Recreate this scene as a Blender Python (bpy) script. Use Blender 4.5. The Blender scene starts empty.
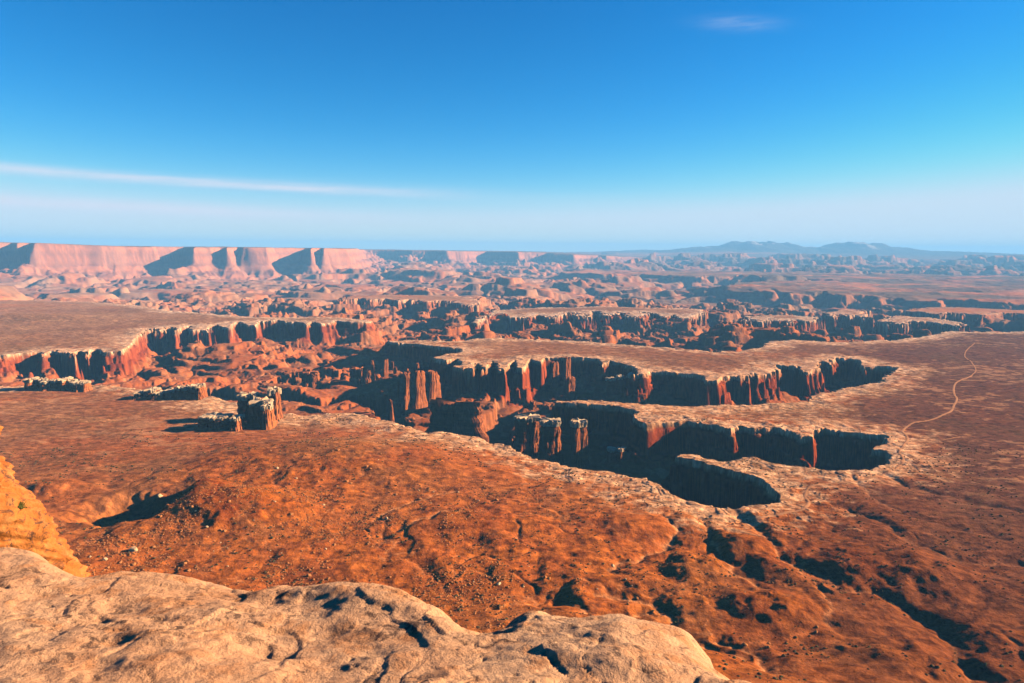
import bpy, math, random
import numpy as np
from mathutils import Matrix, Vector

random.seed(7)
S = bpy.context.scene
COL = S.collection

# ------------------------------------------------------------------ camera
F = 683.0
PITCH = math.atan(91.5 / F)
ROLL = math.radians(0.47)
_f = np.array([0, math.cos(PITCH), -math.sin(PITCH)])
_u0 = np.array([0, math.sin(PITCH), math.cos(PITCH)])
_r0 = np.array([1.0, 0, 0])
_r = math.cos(ROLL) * _r0 + math.sin(ROLL) * _u0
_u = -math.sin(ROLL) * _r0 + math.cos(ROLL) * _u0
cd = bpy.data.cameras.new('camera')
cd.sensor_width = 36.0
cd.lens = 24.0
cd.clip_start = 0.1
cd.clip_end = 200000
cam = bpy.data.objects.new('camera', cd)
cam.matrix_world = Matrix(((_r[0], _u[0], -_f[0], 0), (_r[1], _u[1], -_f[1], 0), (_r[2], _u[2], -_f[2], 0), (0, 0, 0, 1)))
COL.objects.link(cam)
S.camera = cam

def ray(px, py):
    return _f + (px - 512.0) / F * _r - (py - 341.5) / F * _u

def P(px, py, z=-400.0):
    d = ray(px, py)
    t = z / d[2]
    return (d[0] * t, d[1] * t)

def PD(px, D):
    """world point at horizontal distance D in the heading of column px"""
    d = ray(px, 250)
    k = D / math.hypot(d[0], d[1])
    return (d[0] * k, d[1] * k)

# ------------------------------------------------------------------ light
SUN_AZ, SUN_EL = 80.5, 20.5          # degrees right of the view, degrees up
w = bpy.data.worlds.new('World')
S.world = w
w.use_nodes = True
nt = w.node_tree
for n in list(nt.nodes):
    nt.nodes.remove(n)

class NB:
    """tiny node helper"""
    def __init__(s, tree): s.t = tree
    def n(s, typ, **kw):
        o = s.t.nodes.new(typ)
        for k, v in kw.items(): setattr(o, k, v)
        return o
    def link(s, a, b): s.t.links.new(a, b)
    def put(s, sock, v):
        if isinstance(v, bpy.types.NodeSocket): s.t.links.new(v, sock)
        else: sock.default_value = v
    def m(s, op, a, b=0.0, c=0.0):
        o = s.n('ShaderNodeMath', operation=op)
        s.put(o.inputs[0], a); s.put(o.inputs[1], b); s.put(o.inputs[2], c)
        return o.outputs[0]
    def mixc(s, f, a, b, blend='MIX'):
        o = s.n('ShaderNodeMix', data_type='RGBA', blend_type=blend)
        s.put(o.inputs[0], f); s.put(o.inputs[6], a); s.put(o.inputs[7], b)
        return o.outputs[2]
    def noise(s, vec, scale, detail=4, rough=0.55, dist=0.0):
        o = s.n('ShaderNodeTexNoise')
        if vec is not None: s.link(vec, o.inputs['Vector'])
        o.inputs['Scale'].default_value = scale
        o.inputs['Detail'].default_value = detail
        o.inputs['Roughness'].default_value = rough
        o.inputs['Distortion'].default_value = dist
        return o.outputs['Fac']
    def ramp(s, f, a, b, lo=0.0, hi=1.0):
        o = s.n('ShaderNodeMapRange')
        s.put(o.inputs[0], f)
        o.inputs[1].default_value = a; o.inputs[2].default_value = b
        o.inputs[3].default_value = lo; o.inputs[4].default_value = hi
        return o.outputs[0]

B = NB(nt)
sky = B.n('ShaderNodeTexSky', sky_type='NISHITA', sun_disc=False)
sky.sun_elevation = math.radians(SUN_EL)
sky.sun_rotation = math.radians(SUN_AZ)
sky.altitude = 1900
sky.air_density = 1.0
sky.dust_density = 0.3
sky.ozone_density = 2.2
tc = B.n('ShaderNodeTexCoord').outputs['Generated']
sp = B.n('ShaderNodeSeparateXYZ'); B.link(tc, sp.inputs[0])
X_, Y_, Z_ = sp.outputs
az = B.m('ARCTAN2', X_, Y_)
el = B.m('ARCSINE', Z_)
# thin cirrus streaks high above the mesas, laid out by compass heading and height
cl = None
cmb = B.n('ShaderNodeCombineXYZ'); B.link(B.m('MULTIPLY', az, 3.0), cmb.inputs[0]); B.link(B.m('MULTIPLY', el, 60.0), cmb.inputs[1])
streak = B.noise(cmb.outputs[0], 1.6, 5, 0.6, 0.6)
cmb2 = B.n('ShaderNodeCombineXYZ'); B.link(B.m('MULTIPLY', az, 14.0), cmb2.inputs[0]); B.link(B.m('MULTIPLY', el, 120.0), cmb2.inputs[1])
fine = B.noise(cmb2.outputs[0], 1.5, 4, 0.6, 0.4)
def band(a0, e0, a1, e1, width, fade_lo, fade_hi, amt):
    k = (e1 - e0) / (a1 - a0)
    line = B.m('MULTIPLY_ADD', B.m('SUBTRACT', az, a0), k, e0)
    v = B.m('DIVIDE', B.m('SUBTRACT', el, line), width)
    v = B.m('ADD', v, B.m('MULTIPLY', B.m('SUBTRACT', streak, 0.5), 1.2))
    g = B.m('POWER', 2.718, B.m('MULTIPLY', B.m('MULTIPLY', v, v), -1.0))
    g = B.m('MULTIPLY', g, B.ramp(az, fade_lo, fade_hi, 1.0, 0.0))
    g = B.m('MULTIPLY', g, B.ramp(fine, 0.2, 0.7, 0.55, 1.0))
    return B.m('MULTIPLY', g, amt)
def ae(px, py):
    d = ray(px, py); d = d / np.linalg.norm(d)
    return math.atan2(d[0], d[1]), math.asin(d[2])
a0, e0 = ae(0, 168); a1, e1 = ae(400, 193)
c1 = band(a0, e0, a1, e1, 0.0062, a0 + 0.35, a1 + 0.12, 0.8)
a0b, e0b = ae(0, 200); a1b, e1b = ae(280, 214)
c2 = band(a0b, e0b, a1b, e1b, 0.0075, a0b + 0.2, a1b + 0.2, 0.95)
a2, e2 = ae(380, 190); a3, e3 = ae(700, 204)
c3 = band(a2, e2, a3, e3, 0.010, a2 + 0.05, a3 + 0.1, 0.16)
c3 = B.m('MULTIPLY', c3, B.ramp(az, a2 - 0.25, a2, 0.0, 1.0))
aw, ew = ae(738, 23)
dv = B.m('DIVIDE', B.m('SUBTRACT', B.m('SUBTRACT', el, ew), B.m('MULTIPLY', B.m('SUBTRACT', az, aw), -0.10)), 0.008)
du = B.m('DIVIDE', B.m('SUBTRACT', az, aw), 0.045)
g = B.m('POWER', 2.718, B.m('MULTIPLY', B.m('ADD', B.m('MULTIPLY', du, du), B.m('MULTIPLY', dv, dv)), -1.0))
c4 = B.m('MULTIPLY', B.m('MULTIPLY', g, B.ramp(fine, 0.3, 0.65, 0.2, 1.0)), 0.22)
cl = B.m('MINIMUM', B.m('ADD', B.m('ADD', c1, c2), B.m('ADD', c3, c4)), 0.85)
hs = B.n('ShaderNodeHueSaturation')
hs.inputs['Saturation'].default_value = 1.35
hs.inputs['Value'].default_value = 1.0
B.link(sky.outputs[0], hs.inputs['Color'])
sc_ = B.n('ShaderNodeSeparateColor'); B.link(hs.outputs[0], sc_.inputs[0])
cc_ = B.n('ShaderNodeCombineColor')
B.link(B.m('SMOOTH_MIN', B.m('MULTIPLY', B.m('POWER', B.m('MULTIPLY', sc_.outputs[0], 0.18), 1.9), 1.45 / 0.18), 3.5, 2.0), cc_.inputs[0])
B.link(B.m('SMOOTH_MIN', B.m('MULTIPLY', B.m('POWER', B.m('MULTIPLY', sc_.outputs[1], 0.18), 1.1), 0.88 / 0.18), 4.3, 1.6), cc_.inputs[1])
B.link(B.m('SMOOTH_MIN', B.m('MULTIPLY', sc_.outputs[2], 0.95), 5.1, 1.2), cc_.inputs[2])
low = B.m('MULTIPLY', B.m('POWER', 2.718, B.m('MULTIPLY', B.m('MAXIMUM', el, 0.0), -38.0)), 0.9)
base_ = B.mixc(low, cc_.outputs[0], (4.7, 4.9, 4.7, 1))
skyc = B.mixc(cl, base_, (4.3, 4.4, 5.0, 1))
bg = B.n('ShaderNodeBackground')
bg.inputs['Strength'].default_value = 0.05
B.link(skyc, bg.inputs['Color'])
wo = B.n('ShaderNodeOutputWorld')
B.link(bg.outputs[0], wo.inputs['Surface'])

sd = bpy.data.lights.new('sun', 'SUN')
sd.energy = 5.0
sd.angle = math.radians(0.5)
sd.color = (1.0, 0.75, 0.47)
sun = bpy.data.objects.new('sun', sd)
_a, _e = math.radians(SUN_AZ), math.radians(SUN_EL)
SUNV = Vector((math.sin(_a) * math.cos(_e), math.cos(_a) * math.cos(_e), math.sin(_e)))
sun.rotation_euler = SUNV.to_track_quat('Z', 'Y').to_euler()
sun.location = (200, 0, 300)
COL.objects.link(sun)

S.view_settings.view_transform = 'Standard'
S.view_settings.look = 'None'
S.view_settings.exposure = 1.85
S.view_settings.gamma = 1.0
S.view_settings.use_curve_mapping = False
S.render.engine = 'CYCLES'
S.cycles.use_denoising = True
S.cycles.max_bounces = 4
S.cycles.diffuse_bounces = 0
S.cycles.glossy_bounces = 1
S.cycles.volume_bounces = 0
S.cycles.volume_step_rate = 1.0

# ------------------------------------------------------------------ noise
_rng = np.random.RandomState(11)
_perm = _rng.permutation(256).astype(np.int32)
_perm = np.concatenate([_perm, _perm, _perm])
_ga = np.linspace(0, 2 * np.pi, 256, endpoint=False).astype(np.float32)
_gx, _gy = np.cos(_ga), np.sin(_ga)

def perlin(x, y):
    x = np.asarray(x, np.float32); y = np.asarray(y, np.float32)
    xf = np.floor(x); yf = np.floor(y)
    xi = xf.astype(np.int32) & 255; yi = yf.astype(np.int32) & 255
    x = x - xf; y = y - yf
    u = x * x * x * (x * (x * 6 - 15) + 10)
    v = y * y * y * (y * (y * 6 - 15) + 10)
    A = _perm[xi] + yi; Bq = _perm[xi + 1] + yi
    def g(h, dx, dy):
        h = _perm[h]
        return _gx[h] * dx + _gy[h] * dy
    n00 = g(A, x, y); n10 = g(Bq, x - 1, y); n01 = g(A + 1, x, y - 1); n11 = g(Bq + 1, x - 1, y - 1)
    a = n00 + u * (n10 - n00); b = n01 + u * (n11 - n01)
    return (a + v * (b - a)) * 1.5

def fbm(x, y, wl, octs=4, gain=0.5, seed=0.0):
    s = 0; a = 1.0; t = 0
    fx = x / wl + seed * 17.31; fy = y / wl - seed * 9.77
    for i in range(octs):
        s = s + a * perlin(fx, fy); t += a
        fx = fx * 2.03 + 5.1; fy = fy * 2.03 - 3.7; a *= gain
    return s / t

def ridged(x, y, wl, octs=4, gain=0.5, seed=0.0):
    s = 0; a = 1.0; t = 0
    fx = x / wl + seed * 13.7; fy = y / wl + seed * 7.9
    for i in range(octs):
        r = 1.0 - np.abs(perlin(fx, fy)) * 1.6
        s = s + a * r; t += a
        fx = fx * 2.07 + 3.3; fy = fy * 2.07 + 8.1; a *= gain
    return s / t

def sst(a, b, x):
    t = np.clip((x - a) / (b - a), 0, 1)
    return t * t * (3 - 2 * t)

# ------------------------------------------------------------------ plan of the land
MAIN = [(-400, 386), (-150, 388), (0, 386), (60, 384), (100, 384), (130, 387), (165, 392), (200, 396), (225, 400), (250, 404), (268, 411), (300, 415),
        (325, 414), (349, 413), (365, 415), (376, 419), (392, 421), (402, 425), (415, 428), (428, 433), (440, 433), (455, 434), (466, 436), (480, 438), (489, 442), (503, 443), (512, 446),
        (517, 453), (530, 457), (545, 461), (560, 463), (574, 467), (600, 470), (625, 476), (647, 480), (659, 486), (668, 492), (678, 497), (703, 503), (734, 507),
        (762, 505), (775, 501), (777, 494), (769, 486), (762, 478), (741, 472), (725, 468), (709, 465), (697, 461), (684, 459), (675, 457), (680, 454), (694, 454), (706, 458),
        (722, 460), (737, 460), (744, 457), (756, 458), (772, 463), (803, 467), (837, 471), (866, 469), (887, 463), (890, 455), (886, 450), (872, 449), (876, 445), (887, 443), (889, 435), (863, 432),
        (838, 429), (820, 428), (812, 430), (810, 436), (798, 436), (793, 431), (775, 427), (756, 427), (740, 426), (735, 429), (713, 425), (700, 423), (688, 421), (664, 422),
        (648, 424), (640, 421), (636, 418), (632, 414), (639, 412), (630, 408), (616, 406), (603, 405), (590, 403.5), (575, 403), (556, 402), (557, 400.5), (575, 400.3), (600, 400.5), (616, 401.5), (628, 403),
        (643, 404), (660, 404), (678, 405), (700, 405.5), (713, 406), (741, 405), (760, 404), (775, 403), (790, 402), (807, 401), (810, 397), (828, 392), (846, 387),
        (863, 384), (879, 382), (881, 377), (891, 373), (898, 368), (881, 367), (863, 367), (861, 361), (849, 358), (835, 359), (831, 364), (826, 362), (820, 361), (817, 368),
        (812, 371), (803, 371), (799, 366), (793, 366), (775, 365), (771, 372), (757, 376), (752, 373), (745, 377), (731, 376), (722, 377), (716, 380), (706, 380), (703, 375), (688, 373),
        (660, 371), (650, 371), (643, 374), (637, 374), (634, 368), (625, 363), (610, 361), (604, 363), (598, 359), (590, 358), (560, 357), (545, 357), (541, 362), (535, 361), (530, 358), (528, 363), (524, 369), (519, 368), (516, 360),
        (510, 364), (505, 370), (500, 369), (496, 363), (489, 361), (485, 366), (480, 369), (476, 363), (472, 363), (468, 368), (460, 368), (456, 367), (462, 362), (458, 359), (448, 361), (436, 359), (432, 357), (445, 354), (460, 352), (463, 349), (440, 346),
        (410, 344), (392, 342.5), (388, 340.5), (420, 340), (455, 341), (475, 339.5), (500, 338), (540, 339), (600, 342.5), (650, 347), (680, 349.5), (715, 352), (742, 351), (763, 347), (770, 341.5),
        (800, 340), (830, 342), (870, 341), (900, 338.5), (925, 335.5), (950, 331.5), (1000, 332), (1100, 331), (1500, 332)]
TONGUE = [(-500, 362), (0, 356), (20, 353), (40, 351), (44, 354), (48, 351), (60, 350.5), (66, 354), (72, 354), (76, 350), (80, 350), (86, 353), (90, 349), (98, 348.5), (104, 352.5), (122, 352), (128, 347), (134, 340),
          (142, 331), (150, 329), (158, 331), (163, 327.5), (172, 327), (177, 331), (182, 326.5), (190, 325.5), (197, 330), (205, 330), (211, 324.5), (218, 324), (222, 327.5), (229, 327.5), (233, 323.5), (240, 322), (247, 325), (257, 325), (260, 321),
          (275, 320.5), (282, 321), (290, 322.5), (296, 322), (306, 324.5), (312, 321.5), (322, 324), (332, 323), (336, 320.5), (348, 322), (358, 322.5), (368, 322), (372, 321), (360, 319), (330, 317.5), (300, 317), (262, 317.5), (250, 317), (230, 315), (200, 313),
          (170, 311), (140, 306), (100, 302.5), (50, 300.5), (0, 300), (-500, 296)]
MESAS = [
    # rocky mesas of the white rim seen beyond the bench (rim traced, on the -430 level)
    [(476, 324), (484, 318), (492, 314), (503, 313), (514, 317), (525, 317.5), (536, 314), (547, 316), (556, 317), (563, 312.5), (574, 312), (580, 316), (586, 317), (592, 311), (600, 311.5), (606, 316), (612, 315), (618, 312),
     (632, 317), (640, 317), (645, 312), (655, 313), (664, 317), (671, 314), (680, 317), (690, 318), (697, 314), (703, 314), (700, 309.5), (660, 307.5), (600, 306.5), (540, 307.5), (510, 308.5), (492, 311), (480, 318), (470, 323)],
    [(737, 321), (745, 318.5), (758, 321.5), (768, 322), (772, 318), (778, 321), (786, 320), (790, 323), (796, 319), (806, 322), (815, 320.5), (812, 316), (780, 314.5), (750, 315.5)],
    [(826, 313.5), (833, 316.5), (840, 313), (848, 316), (855, 315), (862, 317.5), (868, 315), (862, 310.5), (840, 309.5)],
    [(882, 320), (890, 323.5), (905, 324), (911, 320), (918, 322), (926, 321), (945, 324), (962, 326), (958, 322), (930, 317.5), (900, 316)],
    [(905, 311), (930, 313), (960, 313.5), (985, 315), (1000, 312), (1030, 314), (1080, 315), (1200, 316), (1200, 304), (1000, 305.5), (930, 307)],
    [(340, 300), (360, 297.5), (372, 300), (385, 298.5), (398, 301), (410, 299), (425, 302), (440, 300), (458, 303), (470, 306), (480, 302), (470, 297), (430, 295.5), (380, 295), (345, 296)],
]
GULLIES = [  # washes cut in the near slopes: (points, depth, half width)
    ([(737, 508), (760, 530), (779, 553), (802, 567), (826, 595), (831, 622)], 12, 14),
    ([(790, 556), (812, 569), (841, 582), (876, 584), (906, 599), (937, 620), (958, 640), (972, 668), (975, 700)], 22, 20),
    ([(841, 503), (876, 516), (906, 535), (937, 551), (968, 560), (1000, 556), (1060, 570)], 9, 13),
    ([(700, 512), (712, 535), (718, 552), (735, 566), (770, 590)], 9, 13),
    ([(668, 512), (678, 528), (664, 541), (640, 552), (610, 565)], 11, 9),
    ([(880, 470), (905, 482), (940, 492), (985, 500), (1040, 512)], 7, 12),
    ([(600, 592), (640, 596), (668, 606), (700, 640), (740, 672)], 16, 16),
    ([(560, 600), (590, 612), (630, 616), (650, 608)], 14, 12),
    ([(372, 518), (400, 507), (430, 498), (455, 492)], 6, 9),
    ([(395, 528), (425, 520), (452, 512)], 6, 8),
    ([(850, 470), (880, 500), (930, 520), (1000, 535)], 5, 11),
    ([(720, 640), (745, 655), (765, 690)], 14, 14),
]
HILLS = [  # (px, py, z, height, rx, ry)  mounds standing on the bench
    (330, 462, -392, 38, 250, 150), (240, 505, -385, 38, 120, 85), (470, 520, -390, 12, 110, 60), (235, 512, -380, 16, 55, 60), (160, 497, -395, 16, 40, 22),
    (55, 490, -395, 16, 60, 22), (30, 318, -400, 26, 330, 160), (700, 560, -392, 14, 45, 45), (745, 545, -395, 16, 50, 60), (640, 520, -395, 8, 90, 40), (870, 560, -392, 16, 110, 60),
    (780, 600, -385, 18, 60, 50), (900, 650, -380, 14, 60, 40), (600, 575, -385, 12, 70, 35),
]

def topoly(pts, z):
    return np.array([P(a, b, z) for a, b in pts], np.float32)

MAINW = topoly(MAIN, -400)
# close the main bench round behind and beside the viewpoint
MAINW = np.vstack([MAINW, np.array([(9000, 3500), (9000, -4000), (-9000, -4000), (-9000, 1500)], np.float32)])
TONGW = topoly(TONGUE, -400)
MESW = [topoly(m, -430) for m in MESAS]

def sdf(x, y, poly):
    """signed distance, negative inside"""
    n = len(poly)
    d2 = np.full(x.shape, 1e12, np.float32)
    ins = np.zeros(x.shape, bool)
    for i in range(n):
        ax, ay = poly[i]; bx, by = poly[(i + 1) % n]
        ex, ey = bx - ax, by - ay
        L = ex * ex + ey * ey + 1e-6
        wx = x - ax; wy = y - ay
        t = np.clip((wx * ex + wy * ey) / L, 0, 1)
        dx = wx - t * ex; dy = wy - t * ey
        np.minimum(d2, dx * dx + dy * dy, out=d2)
        if ay != by:
            c = ((y >= ay) != (y >= by)) & (x < ex * (y - ay) / (by - ay) + ax)
            ins ^= c
    d = np.sqrt(d2)
    return np.where(ins, -d, d)

def linedist(x, y, pts):
    d2 = np.full(x.shape, 1e12, np.float32)
    for (ax, ay), (bx, by) in zip(pts[:-1], pts[1:]):
        ex, ey = bx - ax, by - ay
        L = ex * ex + ey * ey + 1e-6
        t = np.clip(((x - ax) * ex + (y - ay) * ey) / L, 0, 1)
        dx = x - ax - t * ex; dy = y - ay - t * ey
        np.minimum(d2, dx * dx + dy * dy, out=d2)
    return np.sqrt(d2)

# far escarpments: rim in (column, distance), walls drop outwards
ESC = [
    (np.array([PD(*p) for p in [(-700, 15500), (-300, 13000), (-120, 13500), (-40, 13800), (-12, 14000), (-4, 14900), (12, 15000), (16, 14050), (28, 14250), (33, 13400), (60, 13500), (100, 13650), (125, 13850), (150, 14000), (157, 15000), (186, 15300), (192, 13600),
      (212, 13750), (219, 14100), (224, 14100), (229, 13700), (236, 14300), (243, 14000), (266, 14000), (273, 15100), (306, 15500), (312, 13800), (320, 14300), (325, 13900), (344, 14400), (356, 16500), (362, 19500),
      (365, 21800), (400, 21300), (442, 20500), (446, 20000), (466, 20800), (486, 22200), (488, 21400), (518, 20600), (524, 21600), (545, 22500), (549, 21200), (574, 20900), (580, 22500), (600, 23500), (604, 22800), (630, 25500), (680, 27000),
      (760, 30000), (900, 30000), (1200, 33000), (1500, 60000), (-900, 60000)]], np.float32), None),
]
ESC2 = [(np.array([PD(*p) for p in [(735, 9600), (748, 8900), (768, 8500), (775, 9000), (792, 8600), (800, 8100), (815, 8200), (820, 8700), (850, 8000), (872, 8300), (885, 8000), (900, 8300), (935, 7800), (950, 8300), (1000, 7800), (1060, 8000), (1100, 8300), (1400, 9000),
          (1600, 14000), (1100, 14500), (900, 12500), (780, 11500), (735, 10500)]], np.float32), -450),
        (np.array([PD(*p) for p in [(560, 13500), (600, 12600), (640, 12900), (700, 12200), (760, 12800), (860, 12200), (940, 12900), (1020, 12300), (1200, 13500), (1300, 16500), (900, 16500), (600, 15500)]], np.float32), -430)]
MOUNT = [(715, 38500, 330, 3600), (738, 38000, 600, 1700), (752, 38000, 700, 1900), (768, 38300, 620, 1600), (786, 38500, 500, 1700), (805, 39500, 380, 2100), (838, 38800, 520, 1700), (852, 38500, 600, 1800), (872, 39000, 560, 1700), (892, 40000, 330, 2800), (940, 41000, 130, 5000), (820, 39500, 300, 2500), (650, 41000, 90, 4500), (690, 39500, 180, 3000)]

SHADE_TRENCHES = [  # trenches added so their walls darken the basin floor with shade: points on the floor, depth, half width
    ([(215, 396), (240, 398), (262, 396), (285, 397), (315, 400), (345, 396), (372, 399), (390, 409), (398, 430)], 58, 46),
    ([(262, 384), (285, 380), (318, 379), (345, 380)], 34, 34),
    ([(395, 366), (420, 370), (445, 373), (452, 382), (446, 392)], 50, 48),
    ([(560, 398), (530, 402), (508, 412), (494, 426), (505, 446)], 50, 46),
    ([(330, 408), (350, 404), (372, 399)], 40, 26),
]
TALUS = []   # talus cones under free-standing towers, filled in below: x, y, z_top, slope, wobble

def height(x, y, full=True):
    """returns z, bench distance d, far-mesa distance e, near-hill mask"""
    x = np.asarray(x, np.float32); y = np.asarray(y, np.float32)
    D = np.hypot(x, y)
    near = D < 8500
    z = np.zeros_like(x); d = np.full_like(x, 3000.0); e = np.full_like(x, 9000.0)
    hm = np.zeros_like(x); gf = np.zeros_like(x)
    # ---------------- near field
    i = np.where(near)
    if len(i[0]):
        X = x[i]; Y = y[i]; DD = D[i]
        k = np.clip(DD / 2200, 0.35, 2.2)
        wx = fbm(X, Y, 150, 4, 0.6, 1) * 24 + (np.abs(perlin(X / 30, Y / 30)) - .3) * 15 + perlin(X / 13 + 9, Y / 13) * 4.5
        wy = fbm(X, Y, 150, 4, 0.6, 2) * 24 + (np.abs(perlin(X / 30 + 31, Y / 30)) - .3) * 15 + perlin(X / 13, Y / 13 + 7) * 4.5
        k = k * (0.45 + 1.1 * sst(-.3, .3, fbm(X, Y, 260, 2, .5, 43)))
        wx *= k * 0.9; wy *= k * 0.9
        dm = sdf(X + wx, Y + wy, MAINW)
        dt = sdf(X + wx, Y + wy, TONGW)
        d_ = np.minimum(dm, dt)
        dx_ = np.full_like(X, 5000.0)
        for mw in MESW:
            sel = DD > 3200
            if sel.any():
                q = sdf(X[sel] + 2 * wx[sel], Y[sel] + 2 * wy[sel], mw)
                dx_[sel] = np.minimum(dx_[sel], q)
        ismesa = dx_ < d_
        d_ = np.minimum(d_, dx_)
        bench = -400 + fbm(X, Y, 420, 3, 0.5, 3) * 5
        bench = np.where(ismesa, -430 + fbm(X, Y, 500, 3, 0.5, 3) * 9, bench)
        # slabs and low steps in the bare sandstone by the rims
        st = fbm(X, Y, 60, 3, 0.55, 4) * 3.5
        bench = bench + (np.round(st * 1.3) / 1.3 - 0.5) * 1.3 * sst(-170, -20, d_)
        bench = bench + (ridged(X, Y, 150, 4, 0.55, 5) - 0.5) * 5.0
        # the near slopes: rolling red mounds and washes, rising to the foot of the overlook
        nm = 1 - sst(900, 1500, DD + X * 0.15 + fbm(X, Y, 300, 2) * 150)
        bench = bench + nm * (ridged(X + Y * 0.5, Y * 0.8 - X * 0.35, 210, 5, 0.45, 6) - 0.55) * 8
        bench = bench + nm * (np.abs(perlin(X / 70 + wx * .02, Y / 110)) - .3) * 5 + nm * (ridged(X * .8 + Y * .6, Y * .8 - X * .6, 55, 3, .5, 16) - .5) * 2.6
        bench = bench + 190 * np.clip((760 - DD) / 520, 0, 1) ** 1.5 + 16 * sst(-250, -800, X) * nm
        rs = 1 - sst(1200, 1900, DD)
        gl = np.zeros_like(X); gw = np.zeros_like(X)
        wob = fbm(X, Y, 45, 3, 0.5, 8) * 16
        wob2 = fbm(X, Y, 45, 3, 0.5, 18) * 16
        for pts, dep, hw in GULLIES:
            pl = [P(a, b, -396) for a, b in pts]
            cx = min(p[0] for p in pl) - 150; cX = max(p[0] for p in pl) + 150
            cy = min(p[1] for p in pl) - 150; cY = max(p[1] for p in pl) + 150
            sel = (X > cx) & (X < cX) & (Y > cy) & (Y < cY)
            if sel.any():
                q = linedist(X[sel] + wob[sel], Y[sel] + wob2[sel], pl)
                gw[sel] = np.maximum(gw[sel], np.exp(-(q / 3.0) ** 2))
                gl[sel] = np.maximum(gl[sel], 0.52 * dep * np.exp(-(q / hw) ** 1.5))
        wl_ = np.abs(fbm(X + wx, Y + wy, 190, 4, .5, 58)) * (1 + 0 * X)
        wsh = np.exp(-(wl_ / .035) ** 2) * nm * sst(-.25, .25, fbm(X, Y, 300, 2, .5, 59))
        bench = bench - wsh * 1.8
        gw = np.maximum(gw, .55 * np.exp(-(wl_ / .007) ** 2) * nm)
        hl = np.zeros_like(X)
        for px, py, hz, hh, rx, ry in HILLS:
            cx, cy = P(px, py, hz)
            q = np.sqrt(((X - cx + wob * 1.2) / rx) ** 2 + ((Y - cy + wob2 * 1.2) / ry) ** 2)
            hl = np.maximum(hl, 0.9 * hh * np.exp(-q ** 2 * 1.1))
        bench = bench + hl - gl
        # steep west flank and hollow beside the big mound
        cx, cy = P(133, 512, -400)
        q = np.sqrt(((X - cx) / 78) ** 2 + ((Y - cy) / 62) ** 2) + wob / 60
        bench = bench - 30 * (1 - sst(0.5, 1.25, q))
        cx, cy = P(203, 496, -385)
        q = np.sqrt(((X - cx) / 48) ** 2 + ((Y - cy) / 62) ** 2) + wob / 70
        bench = bench + 17 * (1 - sst(0.2, 1.25, q))
        # the talus is coarse and knobbly
        rough = np.clip(nm * (0.35 + sst(4, 40, hl)), 0, 1)
        bench = bench + rough * fbm(X, Y, 14, 3, 0.6, 9) * 2.0 * (0.4 + sst(-0.1, 0.5, fbm(X, Y, 90, 2, 0.5, 10)))
        # lowland below the rims
        fl = -522 - 60 * sst(3300, 5600, DD)
        hum = ridged(X, Y, 330, 5, 0.42, 12)
        hum = hum + fbm(X, Y, 90, 2, 0.5, 15) * 0.06
        fl = fl + ((hum - 0.55) * 34 + 12 * sst(0.72, 0.74, hum)) * (0.5 + 0.5 * sst(1500, 3000, DD)) + fbm(X, Y, 60, 4, 0.5, 13) * 4
        net = np.abs(fbm(X + wx, Y + wy, 520, 3, .45, 44))
        net2 = np.abs(fbm(X + wx, Y + wy, 210, 3, .45, 45))
        fl = fl + sst(1900, 2900, DD) * (16 * sst(.0, .12, net) + 8 * sst(.0, .07, net2) - 12)
        f2 = fbm(X, Y, 560, 4, 0.42, 14) + perlin(X / 60, Y / 60) * 0.02
        fl = fl + sst(2500, 3800, DD) * (40 * sst(0.0, 0.04, f2) + 45 * sst(0.16, 0.20, f2) + 30 * sst(0.3, 0.33, f2))
        for pts, dep, hw in SHADE_TRENCHES:
            pl = [P(a, b, -520) for a, b in pts]
            cx = min(p[0] for p in pl) - 120; cX = max(p[0] for p in pl) + 120
            cy = min(p[1] for p in pl) - 120; cY = max(p[1] for p in pl) + 120
            sel = (X > cx) & (X < cX) & (Y > cy) & (Y < cY)
            if sel.any():
                q = linedist(X[sel] + wx[sel] * 1.3 + wob[sel], Y[sel] + wy[sel] * 1.3, pl) / hw
                fl[sel] = fl[sel] - dep * (0.75 * (1 - sst(.82, .95, q)) + .25 * (1 - sst(.2, 1.5, q)))
        pr = np.interp(d_, [-1, 0, 2.0, 5, 7, 18, 26, 70, 150, 260], [0, 0.01, 0.11, 0.125, 0.18, 0.64, 0.69, 0.89, 0.985, 1.0]).astype(np.float32)
        prA = np.interp(d_, [-1, 0, 1.6, 4, 6, 10, 13, 30, 90, 200], [0, 0.01, 0.11, 0.125, 0.16, 0.62, 0.80, 0.86, 0.96, 1.0]).astype(np.float32)
        prB = np.interp(d_, [-1, 0, 1.6, 5, 11, 14, 24, 28, 40, 46, 110, 230], [0, 0.01, 0.11, 0.12, 0.14, 0.36, 0.39, 0.56, 0.59, 0.72, 0.92, 1.0]).astype(np.float32)
        mA = sst(0.02, 0.22, fbm(X, Y, 210, 2, .5, 41)); mB = sst(0.0, 0.2, fbm(X, Y, 130, 2, .5, 42))
        pr = pr * (1 - mA) + prA * mA
        pr = pr * (1 - mB) + prB * mB
        prm = np.interp(d_, [-1, 0, 2.0, 5, 7, 22, 30, 90, 190], [0, 0.01, 0.10, 0.12, 0.18, 0.72, 0.78, 0.94, 1.0]).astype(np.float32)
        pr = np.where(ismesa, prm, pr)
        zz = bench * (1 - pr) + fl * pr
        for cx, cy, zt, sl in TALUS:
            q = np.hypot(X - cx, Y - cy) + wob * 0.7
            c = zt - np.maximum(q, 0) * sl
            sel = (q < 260) & (d_ > 12)
            zz = np.where(sel, np.maximum(zz, c), zz)
        ledg = sst(3, 8, d_) * sst(250, 160, d_) * (1 - sst(3600, 4600, DD))
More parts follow.
